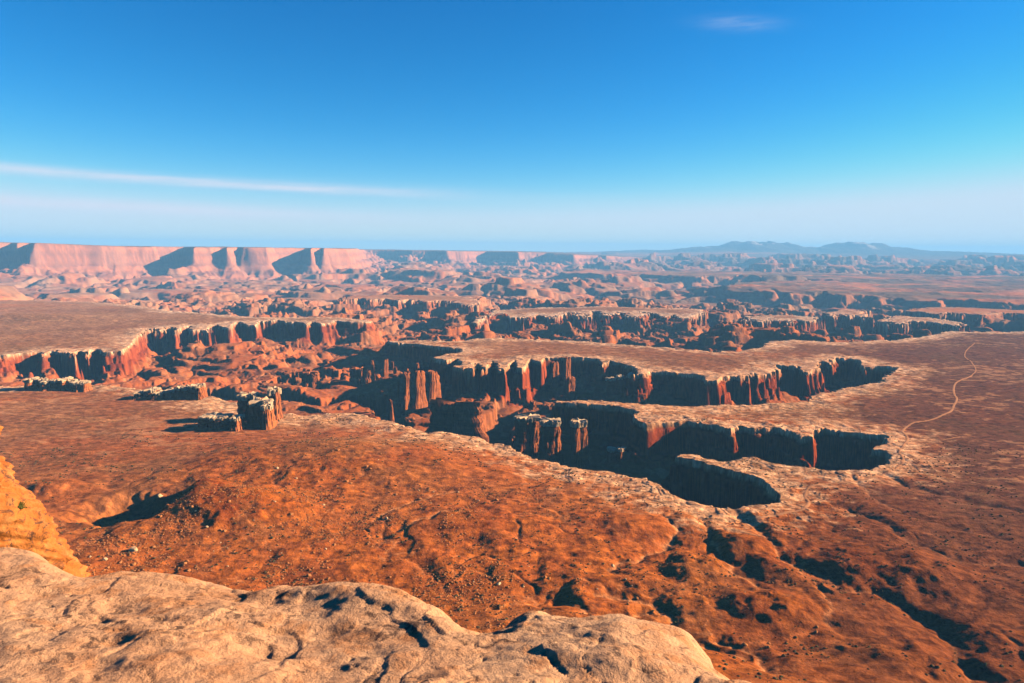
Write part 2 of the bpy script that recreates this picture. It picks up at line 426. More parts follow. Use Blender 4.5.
        zz = zz + ledg * 1.7 * np.sin(zz * (2 * np.pi / 12.5) + fbm(X, Y, 120, 2, .5, 57) * 4)
        z[i] = zz; d[i] = d_; gf[i] = gw; hm[i] = nm * (0.5 + 0.5 * sst(2, 30, hl)) 
        mesaflag = ismesa
    # ---------------- far field
    i = np.where(D > 6500)
    if len(i[0]):
        X = x[i]; Y = y[i]; DD = D[i]
        s = fbm(X, Y, 1300, 4, 0.45, 20) + perlin(X / 150, Y / 150) * 0.02
        s2 = fbm(X, Y, 4200, 3, 0.5, 21)
        lvl = s + 0.5 * s2
        hv = 0.35 + 0.75 * sst(-.25, .3, fbm(X, Y, 2600, 2, .5, 28))
        zf = -640 + hv * (70 * sst(-0.15, -0.11, lvl) + 75 * sst(0.07, 0.11, lvl) + 70 * sst(0.26, 0.31, lvl)) + ridged(X, Y, 620, 5, 0.45, 22) * 20
        qx = fbm(X, Y, 400, 3, .5, 46) * 160; qy = fbm(X, Y, 400, 3, .5, 47) * 160
        n1_ = np.abs(fbm(X + qx, Y + qy, 1700, 3, .45, 48)); n2_ = np.abs(fbm(X + qx, Y + qy, 640, 3, .45, 49))
        zf = zf + 62 * sst(.015, .10, n1_) + 20 * sst(.01, .10, n2_) - 66
        zf = -640 + (zf + 640) * (1 + 0.5 * sst(12000, 24000, DD))
        zf = zf + 150 * sst(15800, 19500, DD) * (1 - sst(0.0, 0.25, X / DD))
        # the ground climbs slowly to the distant plateaus on the right
        zf = zf + 210 * sst(14000, 27000, DD) * sst(0.0, 0.25, X / DD)
        wx = fbm(X, Y, 1300, 4, 0.5, 23) * 330; wy = fbm(X, Y, 1300, 4, 0.5, 24) * 330
        farm = DD > 9500
        ee = np.full_like(X, 9000.0)
        if farm.any():
            ee[farm] = sdf(X[farm] + wx[farm] * 0.6, Y[farm] + wy[farm] * 0.6, ESC[0][0])
        gul = ridged(X, Y, 480, 3, 0.5, 25)
        for pts, zt in ESC2:
            sel = (DD < 17000) & (X > 0)
            fx = fbm(X[sel], Y[sel], 330, 4, .6, 30) * 150
            e2 = sdf(X[sel] + wx[sel] * .5 + fx, Y[sel] + wy[sel] * .5 - fx, pts)
            p2 = np.interp(e2, [-20, 0, 30, 50, 80, 100, 280, 600], [0, .03, .3, .33, .66, .69, .92, 1]).astype(np.float32)
            zf[sel] = (zt + fbm(X[sel], Y[sel], 900, 3, .5, 29) * 22 + (ridged(X[sel], Y[sel], 700, 5, .5, 54) - .5) * 50) * (1 - p2) + zf[sel] * p2
        top = 6 + 22 * sst(-0.48, -0.62, X / DD) * 3 - 205 * sst(0.0, 0.24, X / DD) + fbm(X, Y, 2500, 3, 0.5, 26) * 18 + fbm(X, Y, 620, 3, 0.5, 56) * 16 * sst(0, -200, ee) - 26 * sst(17000, 19000, DD) - 30 * sst(-0.25, 0.0, X / DD)
        ef = ee + (gul - 0.5) * 200 * sst(140, 330, ee)
        pr = np.interp(ef, [-40, 0, 40, 60, 90, 130, 300, 550, 900], [0.0, 0.03, 0.25, 0.27, 0.52, 0.56, 0.78, 0.92, 1.0]).astype(np.float32)
        zf = top * (1 - pr) + zf * pr - 60 * np.abs(perlin(X / 190 + 3, Y / 420)) * sst(90, 240, ee) * sst(1000, 500, ee)
        for px, DM, hh, rr in MOUNT:
            cx, cy = PD(px, DM)
            q = np.hypot(X - cx, (Y - cy) * 0.7) / rr
            rg = ridged(X, Y, 1900, 5, 0.55, 27)
            far_ = DD > 30000
            zf = np.where(far_, np.maximum(zf, -260 + (hh + 260) * np.exp(-q ** 1.5 * 0.9) * (0.70 + 0.36 * rg)), zf)
        e[i] = ee
        if (D[i] < 8500).any():
            t = sst(6500, 8300, DD)
            old = z[i]
            z[i] = np.where(DD < 8500, old * (1 - t) + zf * t, zf)
        else:
            z[i] = zf
    return z, d, e, hm, gf

# ------------------------------------------------------------------ materials
def srgb(r, g, b):
    f = lambda c: ((c / 255 + 0.055) / 1.055) ** 2.4 if c > 10 else c / 3294
    return (f(r), f(g), f(b), 1)

def material(name, base=None, attr=None, vary=0.25, scale=0.2, bump=0.5, bump_scale=0.3, bump_dist=1.0, rough=0.95, second=None, strata=None, fine_scale=None):
    m = bpy.data.materials.new(name)
    m.use_nodes = True
    t = m.node_tree
    Q = NB(t)
    bs = t.nodes['Principled BSDF']
    bs.inputs['Roughness'].default_value = rough
    bs.inputs['Specular IOR Level'].default_value = 0.0
    geo = Q.n('ShaderNodeNewGeometry').outputs['Position'] if attr else Q.n('ShaderNodeTexCoord').outputs['Object']
    if attr:
        c = Q.n('ShaderNodeAttribute', attribute_name=attr).outputs['Color']
    else:
        c = base
    if second is not None:
        nf = Q.noise(geo, scale * 0.5, 5, 0.6, 0.3)
        c = Q.mixc(Q.ramp(nf, 0.42, 0.62), c, second)
    if strata is not None:
        mp = Q.n('ShaderNodeMapping'); Q.link(geo, mp.inputs[0]); mp.inputs['Scale'].default_value = (0.01, 0.01, strata)
        sf = Q.noise(mp.outputs[0], 1.0, 4, 0.7)
        c = Q.mixc(Q.ramp(sf, 0.35, 0.65, 0.0, 0.45), c, (0.20, 0.065, 0.035, 1))
    nf = Q.noise(geo, scale, 6, 0.65)
    fac = Q.ramp(nf, 0.25, 0.75, 1 - vary, 1 + vary)
    cm = Q.n('ShaderNodeCombineColor')
    fac = Q.m('MULTIPLY', fac, 0.68)
    for s_ in cm.inputs: Q.put(s_, fac)
    c = Q.mixc(1.0, c, cm.outputs[0], 'MULTIPLY')
    Q.link(c, bs.inputs['Base Color'])
    bn = Q.noise(geo, bump_scale, 6, 0.65)
    bp = Q.n('ShaderNodeBump')
    bp.inputs['Strength'].default_value = bump
    bp.inputs['Distance'].default_value = bump_dist
    Q.link(bn, bp.inputs['Height'])
    Q.link(bp.outputs[0], bs.inputs['Normal'])
    return m

M_GROUND = material('desert_ground', attr='land', vary=0.34, scale=0.22, bump=0.9, bump_scale=0.35, bump_dist=1.8)
M_CANYON = material('canyon_rock', attr='land', vary=0.22, scale=0.10, bump=0.7, bump_scale=0.2, bump_dist=2.0)
M_FAR = material('far_rock', attr='land', vary=0.18, scale=0.012, bump=0.5, bump_scale=0.02, bump_dist=10)

# ------------------------------------------------------------------ helpers for objects
def tag(o, label=None, cat=None, group=None, kind=None):
    if label: o['label'] = label
    if cat: o['category'] = cat
    if group: o['group'] = group
    if kind: o['kind'] = kind
    return o

def npmesh(name, V, Fq, mat, smooth=True, colors=None, parent=None, loc=None):
    me = bpy.data.meshes.new(name)
    V = np.asarray(V, np.float32); Fq = np.asarray(Fq, np.int32)
    k = Fq.shape[1]
    me.vertices.add(len(V)); me.vertices.foreach_set('co', V.ravel())
    me.loops.add(Fq.size); me.loops.foreach_set('vertex_index', Fq.ravel())
    me.polygons.add(len(Fq))
    me.polygons.foreach_set('loop_start', np.arange(0, Fq.size, k, dtype=np.int32))
    me.polygons.foreach_set('loop_total', np.full(len(Fq), k, np.int32))
    me.polygons.foreach_set('use_smooth', np.full(len(Fq), smooth, bool))
    me.update(calc_edges=True)
    if colors is not None:
        a = me.attributes.new('land', 'FLOAT_COLOR', 'POINT')
        C4 = np.ones((len(V), 4), np.float32); C4[:, :3] = colors
        a.data.foreach_set('color', C4.ravel())
    me.materials.append(mat)
    o = bpy.data.objects.new(name, me)
    COL.objects.link(o)
    if parent: o.parent = parent
    if loc is not None: o.location = loc
    return o

# ------------------------------------------------------------------ free-standing towers (placed before the land so their talus is known)
# (px, base row, top row, width px, depth m, cap, turn deg, blocks, label)
FLOOR = -518
TOWERS = [
    (372.5, 384, 361, 4.8, 8, 0, 34, 'slender_spire', 'slender red spire, left of the two thin spires behind the three broad orange slabs'),
    (386, 384, 360, 6.0, 9, 0, 36, 'slender_spire', 'tapering red spire, right of the two thin spires behind the three broad orange slabs'),
    (407.5, 405, 373, 8.6, 13, 0, 46, 'rock_tower', 'orange rock tower, leftmost and narrowest of three broad slabs side by side in the basin'),
    (420, 404, 371, 12.1, 14, 0, 46, 'rock_tower', 'orange rock tower, middle of the three broad slabs side by side in the basin'),
    (434, 401, 370, 14.4, 15, 0, 46, 'rock_tower', 'orange rock tower with sloping right shoulder, rightmost of three broad slabs in the basin'),
    (398.5, 404, 382, 3.0, 12, 0, 0, 'slender_spire', 'thin low red spire hard against the left side of the three broad slabs'),
    (390.5, 420, 400, 4.5, 14, 0, 20, 'slender_spire', 'small dark spire alone on the basin floor below the three broad slabs'),
    (455, 437, 402, 54, 38, 0, -11, 'rock_wall', 'long flat-topped dark rock wall standing free in the basin behind the near rim'),
    (468, 391, 366, 7.8, 13, 1, 32, 'rock_tower', 'red column under the pale bench tip, left of the pair above the talus cone'),
    (482.5, 389, 366, 8.4, 13, 1, 32, 'rock_tower', 'red column under the pale bench tip, right of the pair above the talus cone'),
    (293, 386, 371, 4.5, 18, 0, 0, 'slender_spire', 'small dark spire at the left end of a squat block on the red basin floor'),
    (309, 386, 372, 17, 40, 0, 8, 'rock_block', 'squat dark rock block standing on the red basin floor in front of lit badlands'),
    (360, 385, 368, 22, 40, 0, 4, 'rock_block', 'dark rock block just left of the two thin spires on the basin floor'),
    (528, 455, 418, 26, 46, 2, 8, 'rock_tower', 'dark fluted rock wall with pale capstones, left part of the wall behind the near rim'),
    (550, 464, 421, 22, 44, 2, -6, 'rock_tower', 'dark fluted rock with drooping pale cap, middle part of the wall behind the near rim'),
    (579, 469, 421, 18.7, 26, 2, 30, 'rock_tower', 'tall lit orange tower with pale cap, right end of the wall behind the near rim'),
    (612, 474, 449, 10, 24, 2, 0, 'hoodoo', 'shadowed squat hoodoo with pale cap, left of the twins below the near canyon rim'),
    (622, 476, 448, 10.8, 16, 2, 32, 'hoodoo', 'sunlit orange hoodoo with pale cap, right of the twins below the near canyon rim'),
    (653, 474, 455, 19, 30, 2, 4, 'hoodoo', 'flat pale-capped rock table standing in shadow between the two nearest canyon arms'),
    (610.5, 440, 419, 5, 20, 2, 0, 'hoodoo', 'thin hoodoo balancing a small pale cap in the dark canyon behind the fluted wall'),
    (652, 447, 421, 11.7, 20, 2, 30, 'rock_tower', 'lit red buttress tower at the left mouth of the middle canyon arm'),
    (634, 445, 431, 26, 24, 0, 4, 'rock_fin', 'low red rock fin with flat lit top between thin hoodoo and lit buttress tower'),
    (555, 392, 362, 9.6, 14, 0, 34, 'rock_tower', 'lit orange pillar in front of the long dark back wall, left of its taller neighbour'),
    (567, 396, 358, 8.4, 14, 0, 32, 'rock_tower', 'tall lit orange pillar reaching the bench level in front of the long dark back wall'),
    (571, 404, 377, 9.6, 14, 0, 30, 'rock_tower', 'lower red pillar at the foot of the tallest pillar before the dark back wall'),
    (611, 404, 378, 9.9, 26, 2, 20, 'rock_tower', 'pale-capped red tower, left end of the row of four lit towers above the thin ledge'),
    (620, 405, 376, 8.8, 26, 2, 24, 'rock_tower', 'pale-capped red tower, second from left in the row of four above the thin ledge'),
    (631, 405, 374, 8.8, 26, 2, 26, 'rock_tower', 'pale-capped red tower, third from left in the row of four above the thin ledge'),
    (641, 398, 372, 7.7, 26, 2, 22, 'rock_tower', 'pale-capped red tower, rightmost in the row of four above the thin ledge'),
    (533, 412, 401, 7.7, 16, 0, 30, 'rock_pinnacle', 'small red pinnacle, left one of two in the dark basin right of the talus cone'),
    (546, 414, 405, 9, 20, 0, -5, 'rock_pinnacle', 'small red pinnacle, right one of two in the dark basin right of the talus cone'),
    (722, 466, 441, 14, 36, 0, 5, 'rock_buttress', 'dim arched buttress with lit rim in the dark middle canyon, left of the lit one'),
    (801, 466, 440, 14.4, 20, 0, 30, 'rock_buttress', 'lit red buttress low in the dark middle canyon, near its right end'),
]
BUTTES = [
    (150, 400.5, 389, 36, 60, 'crumbling butte with white top, left of the two behind the flat'),
    (186, 400.5, 385, 26, 50, 'butte with tall orange columns and pale top, right of the two behind the flat'),
    (52, 391.5, 380, 64, 50, 'long broken butte with orange face and pale top at the flat\'s far left edge'),
]
def placing(px, base, top, wpx, z):
    x, y = P(px, base, z)
    dist = y * math.cos(PITCH) - z * math.sin(PITCH)
    return x, y, dist / F
_r3 = random.Random(21)
for k in range(16):
    sx_ = _r3.uniform(384, 452); sb = 372 + _r3.uniform(0, 16) * (1 if sx_ < 420 else .6)
    TOWERS.append((sx_, sb, sb - _r3.uniform(9, 20), _r3.uniform(2.6, 6.0), _r3.choice((9, 12, 16)), 0, _r3.choice((20, 32, 40, -10)), 'basin_spire', 'thin red spire in the crowd of spires behind the three broad slabs'))
tower_spec = []
for t in TOWERS:
    px, base, top, wpx, dep, cap, turn, nm, lab = t
    zb = -488 if px in (407.5, 420, 434, 398.5) else (-505 if px in (528, 550, 579) else FLOOR)
    x, y, mpp = placing(px, base, top, wpx, zb)
    y += dep * 0.5
    h = (base - top) * mpp * 1.02
    tower_spec.append((x, y, zb, wpx * mpp, dep, h, cap, turn, nm, lab))
for s_, sl in ((4, 0.62), (9, 0.6), (8, 0.62)):
    x, y, zb, *_r2 = tower_spec[s_]
    TALUS.append((x, y, zb + (8 if s_ != 8 else 16), sl))
x, y = P(470, 404, -512); TALUS.append((x, y + 25, -478, 0.42))
x, y = P(500, 402, -512); TALUS.append((x, y + 20, -488, 0.4))
x, y = P(780, 402, -500); TALUS.append((x, y + 30, -455, 0.5))

# ------------------------------------------------------------------ the land
def radii():
    r = [140.0]
    while r[-1] < 52000:
        D = r[-1]
        if D < 560: s = 9
        elif D < 1250: s = 1.6
        elif D < 1700: s = 2.4
        elif D < 3300: s = 3.2
        elif D < 5200: s = 6.0
        elif D < 8000: s = 13
        elif D < 13000: s = 32
        elif D < 16500: s = 26
        elif D < 24000: s = 60
        else: s = 170
        r.append(D + s)
    return np.array(r, np.float32)
R_ = radii()
fine_a = np.arange(-39.5, 39.5, 0.062)
A_ = np.radians(np.concatenate([np.arange(-100, -39.5, 1.1), fine_a, np.arange(39.5, 100, 1.1)])).astype(np.float32)
nr, na = len(R_), len(A_)
RR, AA = np.meshgrid(R_, A_, indexing='ij')
GX = RR * np.sin(AA); GY = RR * np.cos(AA)
Z = np.empty_like(GX); Dd = np.empty_like(GX); Ee = np.empty_like(GX); Hm = np.empty_like(GX); Gf = np.empty_like(GX)
for a in range(0, nr, 120):
    b = min(nr, a + 120)
    Z[a:b], Dd[a:b], Ee[a:b], Hm[a:b], Gf[a:b] = height(GX[a:b], GY[a:b])

def mixv(a, b, t):
    return a + (b - a) * t[..., None]

def C(*v): return np.array(v, np.float32)
def landcolor(x, y, z, d, e, hm, gf):
    D = np.hypot(x, y)
    n1 = fbm(x, y, 260, 4, 0.55, 31); n2 = fbm(x, y, 45, 4, 0.6, 32); n3 = fbm(x * 0.5, y, 700, 3, 0.5, 33)
    soil = mixv(C(.40, .165, .072), C(.34, .20, .12), sst(-0.25, 0.35, n1 + 0.0002 * (D - 1500)))
    soil = mixv(soil, C(.27, .15, .10), sst(0.0, 0.4, n3) * sst(900, 2500, D) * 0.8)
    soil = mixv(soil, C(.50, .34, .21), sst(0.22, 0.42, fbm(x * 0.6, y * 1.6, 120, 4, 0.6, 34)) * 0.55 * sst(900, 1600, D))
    red = mixv(C(.47, .22, .05), C(.40, .165, .045), sst(-0.3, 0.3, n2))
    red = mixv(red, C(.25, .085, .032), .75 * sst(0.05, 0.4, fbm(x, y * .8, 170, 4, .55, 55)))
    red = mixv(red, C(.30, .19, .095), 0.6 * sst(0.05, 0.35, n2 + n1 * 0.6))
    col = mixv(soil, red, np.clip(hm * 1.15, 0, 1))
    col = mixv(col, C(.66, .42, .27), np.clip(gf * .9, 0, 1))
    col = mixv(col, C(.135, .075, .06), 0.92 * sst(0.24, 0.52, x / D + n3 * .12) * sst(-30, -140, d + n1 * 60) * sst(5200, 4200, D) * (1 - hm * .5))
    rim = sst(-120, -6, d + n2 * 130 + n1 * 60 + fbm(x * .6, y * 1.3, 14, 3, .6, 38) * 70) * sst(30, -2, d)
    white = mixv(C(.76, .66, .56), C(.54, .36, .25), sst(-0.3, 0.4, fbm(x, y * 2.2, 22, 3, 0.6, 35)))
    col = mixv(col, white, np.clip(rim * 1.1, 0, 1))
    sp_ = fbm(x * 0.7, y * 1.2, 16, 4, 0.65, 39)
    col = col * (1 + 1.3 * np.clip(sp_, -.5, .6))[..., None]
    slick = sst(.16, .34, fbm(x * .8, y * 1.5, 48, 4, .65, 50) + .5 * fbm(x, y, 400, 2, .5, 51)) * sst(1100, 1600, D)
    col = mixv(col, C(.55, .38, .27), slick * .6)
    scrubc = sst(.12, .4, fbm(x, y, 9, 3, .7, 52) + .6 * fbm(x, y, 240, 3, .5, 53)) * sst(900, 1500, D)
    col = mixv(col, C(.13, .105, .06), scrubc * .55)
    # walls: pale cap over red beds
    below = d > 1.5
    n4 = fbm(x + z * 0.0, y, 30, 3, 0.5, 36)
    bed = np.sin(z * 0.45 + n4 * 2) * 0.5 + 0.5
    wall = mixv(C(.38, .112, .045), C(.20, .050, .025), bed)
    wall = mixv(wall, C(.52, .36, .23), sst(-417, -408, z + n4 * 6) * (1 - 0.65 * sst(2200, 3200, D)) * (D < 5200))
    fl = mixv(C(.40, .15, .06), C(.33, .16, .085), sst(-0.2, 0.3, n1))
    fl = mixv(fl, C(.50, .30, .19), 0.6 * sst(0.15, 0.4, n2))
    w2 = mixv(wall, fl, sst(26, 60, d + n2 * 14))
    col = np.where(below[..., None], w2, col)
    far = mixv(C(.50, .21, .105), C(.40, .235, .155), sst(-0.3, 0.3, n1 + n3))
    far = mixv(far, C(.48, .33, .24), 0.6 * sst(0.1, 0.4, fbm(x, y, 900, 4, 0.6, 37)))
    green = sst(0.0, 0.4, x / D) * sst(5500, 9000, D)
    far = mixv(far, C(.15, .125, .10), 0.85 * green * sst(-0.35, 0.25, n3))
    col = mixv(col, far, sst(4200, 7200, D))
    ecl = sst(900, 300, e) * sst(-60, 10, e) * sst(9000, 10000, D)
    ebed = sst(-.2, .5, np.sin(z / 26.0 + n1 * 1.5) + .4 * np.sin(z / 9.0))
    col = mixv(col, mixv(mixv(C(.54, .24, .14), C(.36, .17, .12), ebed), C(.40, .22, .16), sst(0.0, 0.3, n1) * .5), ecl)
    topm = sst(0, -80, e) * sst(9000, 10000, D)
    col = mixv(col, C(.17, .13, .09), topm * 0.85)
    mt = sst(-230, 20, z) * sst(33000, 35500, D)
    col = mixv(col, C(.10, .10, .10), mt)
    snow = mt * 0.8 * sst(100, 420, z) * sst(0.22, 0.3, fbm(x, y * 0.5, 900, 3, 0.6, 40))
    col = mixv(col, C(.75, .75, .78), snow)
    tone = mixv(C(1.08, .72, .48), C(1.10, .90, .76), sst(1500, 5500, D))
    tone = tone * mixv(C(1, 1, 1), C(.80, .66, .48), np.clip(hm, 0, 1))
    return col * tone
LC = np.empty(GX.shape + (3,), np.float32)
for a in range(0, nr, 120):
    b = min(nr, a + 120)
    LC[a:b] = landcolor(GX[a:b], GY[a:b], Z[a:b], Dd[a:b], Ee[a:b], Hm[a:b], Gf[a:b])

idx = np.arange(nr * na, dtype=np.int32).reshape(nr, na)
quads = np.stack([idx[:-1, :-1], idx[:-1, 1:], idx[1:, 1:], idx[1:, :-1]], -1).reshape(-1, 4)[:, ::-1]
fR = RR[:-1, :-1].reshape(-1); fD = Dd[:-1, :-1].reshape(-1)
cls = np.where(fR > 33000, 3, np.where(fR > 5200, 2, np.where(fD > 1.0, 1, 0)))
flatV = np.stack([GX, GY, Z], -1).reshape(-1, 3)
flatC = LC.reshape(-1, 3)
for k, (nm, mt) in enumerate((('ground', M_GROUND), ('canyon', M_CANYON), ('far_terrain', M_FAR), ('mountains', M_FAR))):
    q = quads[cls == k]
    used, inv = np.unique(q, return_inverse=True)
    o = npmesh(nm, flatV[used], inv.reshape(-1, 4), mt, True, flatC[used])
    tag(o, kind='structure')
del quads, inv, used

def hz(x, y):
    return float(height(np.array([x]), np.array([y]))[0][0])

# ------------------------------------------------------------------ dirt road
M_ROAD = material('dirt_road', base=(.52, .24, .115, 1), vary=0.12, scale=0.3, bump=0.2)
ROADS = [([(972, 375), (968, 377.5), (961, 380), (955, 384), (954, 392), (957, 399), (954, 406), (951, 411), (942, 415), (928, 419), (917, 421), (909, 424), (903, 430), (906, 434), (908, 438), (904, 445), (899, 451), (902, 456), (903, 461), (900, 465), (895, 468), (886, 471), (878, 475),
          (868, 478), (848, 481), (829, 483), (818, 484.5), (810, 487), (806, 491), (806, 496), (809, 502), (807, 506), (802, 509), (790, 511), (774, 514), (755, 518)], 2.7),
         ([(904, 444), (912, 441), (925, 440), (945, 439), (960, 437)], 1.5),
         ([(972, 375), (976, 370), (972, 362), (965, 356), (968, 349), (975, 343)], 2.0)]
for pts, rw in ROADS:
    pl = [Vector((*P(a, b, -399), 0)) for a, b in pts]
    cr = []
    for i in range(len(pl) - 1):
        p0 = pl[max(i - 1, 0)]; p1 = pl[i]; p2 = pl[i + 1]; p3 = pl[min(i + 2, len(pl) - 1)]
        n = max(2, int((p2 - p1).length / 4))
        for k in range(n):
            t = k / n
            cr.append(0.5 * ((2 * p1) + (-p0 + p2) * t + (2 * p0 - 5 * p1 + 4 * p2 - p3) * t * t + (-p0 + 3 * p1 - 3 * p2 + p3) * t ** 3))
    cr.append(pl[-1])
    c = np.array([(v.x, v.y) for v in cr])
    tg = np.gradient(c, axis=0); tg /= np.linalg.norm(tg, axis=1)[:, None] + 1e-9
    nn = np.stack([-tg[:, 1], tg[:, 0]], 1)
    offs = np.linspace(-1, 1, 5)
    dist = np.linalg.norm(c, axis=1)
    hw = np.full(len(c), rw)
    gx = c[:, None, 0] + nn[:, None, 0] * offs[None] * hw[:, None]
    gy = c[:, None, 1] + nn[:, None, 1] * offs[None] * hw[:, None]
    gz = height(gx, gy)[0] + 0.7 - 0.4 * np.abs(offs)[None] ** 2
    V = np.stack([gx, gy, gz], -1).reshape(-1, 3)
    ii = np.arange(V.shape[0]).reshape(len(c), 5)
    q = np.stack([ii[:-1, :-1], ii[:-1, 1:], ii[1:, 1:], ii[1:, :-1]], -1).reshape(-1, 4)[:, ::-1]
    tag(npmesh('dirt_road', V, q, M_ROAD), kind='structure')

# ------------------------------------------------------------------ towers
M_TOWER = material('tower_sandstone', base=(.50, .155, .050, 1), second=(.40, .115, .040, 1), strata=0.25, vary=0.25, scale=0.12, bump=0.8, bump_scale=0.25, bump_dist=1.5)
M_CAP = material('pale_caprock', base=(.62, .45, .30, 1), second=(.50, .31, .17, 1), vary=0.2, scale=0.2, bump=0.6, bump_scale=0.4, bump_dist=1.0)

def column_mesh(w_, d_, h_, rnd, na_=None, rough=1.0, taper=0.22, base_flare=0.25, topvar=0.12, power=3.2, z0=-14.0, shoulder=0.0):
    """fluted sandstone tower: a rounded block in plan with vertical joints and crumbly top"""
    per = 2 * (w_ + d_)
    na_ = int(np.clip(per / 1.6, 36, 200)); nz = int(np.clip(h_ / 2.2, 14, 48))
    th = np.linspace(0, 2 * np.pi, na_, endpoint=False)
    ce, se = np.cos(th), np.sin(th)
    rr = (np.abs(ce) ** power + np.abs(se) ** power) ** (-1 / power)
    bx = rr * ce * w_ / 2; by = rr * se * d_ / 2
    sx, sy = rnd.uniform(0, 200, 2)
    V = []
    for j in range(nz + 1):
        t = j / nz
        z = z0 + (h_ - z0) * t
        tt = max(0.0, z / h_)
        sc = 1 + base_flare * (1 - min(1, tt * 2.4)) ** 2 - taper * tt
        step = 0.03 * math.sin(tt * 17 + sx) + (0.03 if (int(tt * 7 + sx) % 2) else 0)
        fl = perlin(bx / 6.5 + sx, by / 6.5 + sy) * 0.9 + perlin(bx / 2.6 + sx, by / 2.6 + z / 25) * 0.45
        big = perlin(bx / 16 + sy, by / 16 + z / 60)
        crack = np.exp(-(perlin(bx / 7 + sy, by / 7 + sx + z / 90) / 0.10) ** 2)
        disp = (fl * 1.9 + big * 4.0 - crack * 2.8) * rough * min(1.0, min(w_, d_) / 18) * (1 - 0.4 * (t > .9))
        L = np.hypot(bx, by) + 1e-6
        x = bx * (sc + step) + bx / L * disp; y = by * (sc + step) + by / L * disp
        zt = z + (0 if t < 0.8 else 0) + np.zeros_like(x)
        if shoulder: zt = zt - shoulder * h_ * sst(0.1, 1.0, bx / (w_ / 2)) * tt
        zt = zt - tt ** 3 * h_ * topvar * (0.5 + perlin(bx / 9 + sx, by / 9 + 3)) * 1.0
        V.append(np.stack([x, y, zt], 1))
    # top rings
    for s_, up in ((0.8, 0.02), (0.5, 0.035), (0.2, 0.04)):
        v = V[nz].copy(); m = v.mean(0)
        v = m + (v - m) * [s_, s_, s_]
        v[:, 2] += h_ * up
        v[:, 2] += perlin(v[:, 0] / 5 + sx, v[:, 1] / 5) * 1.5
        V.append(v)
    ctr = V[-1].mean(0)
    rings = len(V)
    V = np.vstack(V + [ctr[None]])
    F4 = []
    ii = np.arange(rings * na_).reshape(rings, na_)
    nx = np.roll(ii, -1, 1)
    q = np.stack([ii[:-1], nx[:-1], nx[1:], ii[1:]], -1).reshape(-1, 4)
    c = len(V) - 1
    tri = np.stack([ii[-1], nx[-1], np.full(na_, c), np.full(na_, c)], -1)
    return V, q, tri

def make_obj(name, V, q, tri, mat, parent=None):
    me = bpy.data.meshes.new(name)
    faces = [tuple(f) for f in q.tolist()] + [tuple(f[:3]) for f in tri.tolist()]
    me.from_pydata(V.tolist(), [], faces)
    me.polygons.foreach_set('use_smooth', [False] * len(me.polygons))
    me.materials.append(mat)
    o = bpy.data.objects.new(name, me)
    COL.objects.link(o)
    if parent: o.parent = parent
    return o

def cap_mesh(w_, d_, th_, rnd):
    V, q, tri = column_mesh(w_, d_, th_, rnd, rough=1.3, taper=0.10, base_flare=-0.08, topvar=0.6, power=4.0, z0=-th_ * 0.5)
    return V, q, tri

def make_tower(x, y, zb, w_, d_, h_, cap, turn, nm, lab, grp=None):
    rnd = np.random.RandomState(int(abs(x * 7 + y * 3)) % 100000)
    root = bpy.data.objects.new(nm, None)
    root.empty_display_size = 10
    root.location = (x, y, zb)
    root.rotation_euler = (0, 0, math.radians(turn))
    COL.objects.link(root)
    tag(root, lab, nm.replace('_', ' '), 'crowded spires in the shadowed basin' if nm == 'basin_spire' else grp)
    ch = h_ * 0.085 if cap else 0
    tp = 0.30 if nm in ('slender_spire', 'basin_spire') else (0.06 if w_ > 60 else 0.16)
    V, q, tri = column_mesh(w_, d_, h_ - ch, rnd, taper=tp, topvar=(0.2 if w_ > 60 else 0.10) if not cap else 0.03, power=2.4 if nm == 'slender_spire' else 3.4, shoulder=0.25 if 'shoulder' in lab else 0)
    make_obj('shaft', V, q, tri, M_TOWER, root)
    if cap:
        V, q, tri = cap_mesh(w_ * 1.02, d_ * 1.02, ch * 1.1, rnd)
        V[:, 2] += h_ - ch
        make_obj('cap_rock', V, q, tri, M_CAP, root)
    return root
for t in tower_spec:
    make_tower(*t)
for bi, (px, base, top, wpx, dep, lab) in enumerate(BUTTES):
    # a run of broken blocks, each with its own cap, all one thing
    bx, by, mpp = placing(px, base, top, wpx, -400)
    root = bpy.data.objects.new('rock_butte', None); root.location = (bx, by + dep / 2, hz(bx, by + dep / 2) - 2); COL.objects.link(root)
    tag(root, lab if lab.startswith('crumbling') else 'low ' + lab, 'rock butte')
    rnd = np.random.RandomState(40 + bi)
    u = -wpx / 2
    while u < wpx / 2 - 2:
        wb = rnd.uniform(6, 12)
        h_ = (base - top) * mpp * (rnd.uniform(.75, 1.05) if (bi != 0) else rnd.uniform(.6, .95)) * (1.12 if bi == 1 and rnd.rand() > .5 else 1)
        W_ = wb * mpp * 1.12; dd_ = dep * rnd.uniform(.6, 1.0); yo = rnd.uniform(-8, 14)
        V, q, tri = column_mesh(W_, dd_, h_ * 0.84, rnd, taper=0.10, topvar=0.06, power=3.6)
        V += [(u + wb / 2) * mpp, yo, 0]
        make_obj('rock_block', V, q, tri, M_TOWER, root)
        V, q, tri = cap_mesh(W_ * 0.98, dd_ * 0.98, h_ * 0.2, rnd)
        V += [(u + wb / 2) * mpp, yo, h_ * 0.84]
        make_obj('cap_rock', V, q, tri, M_CAP, root)
        u += wb

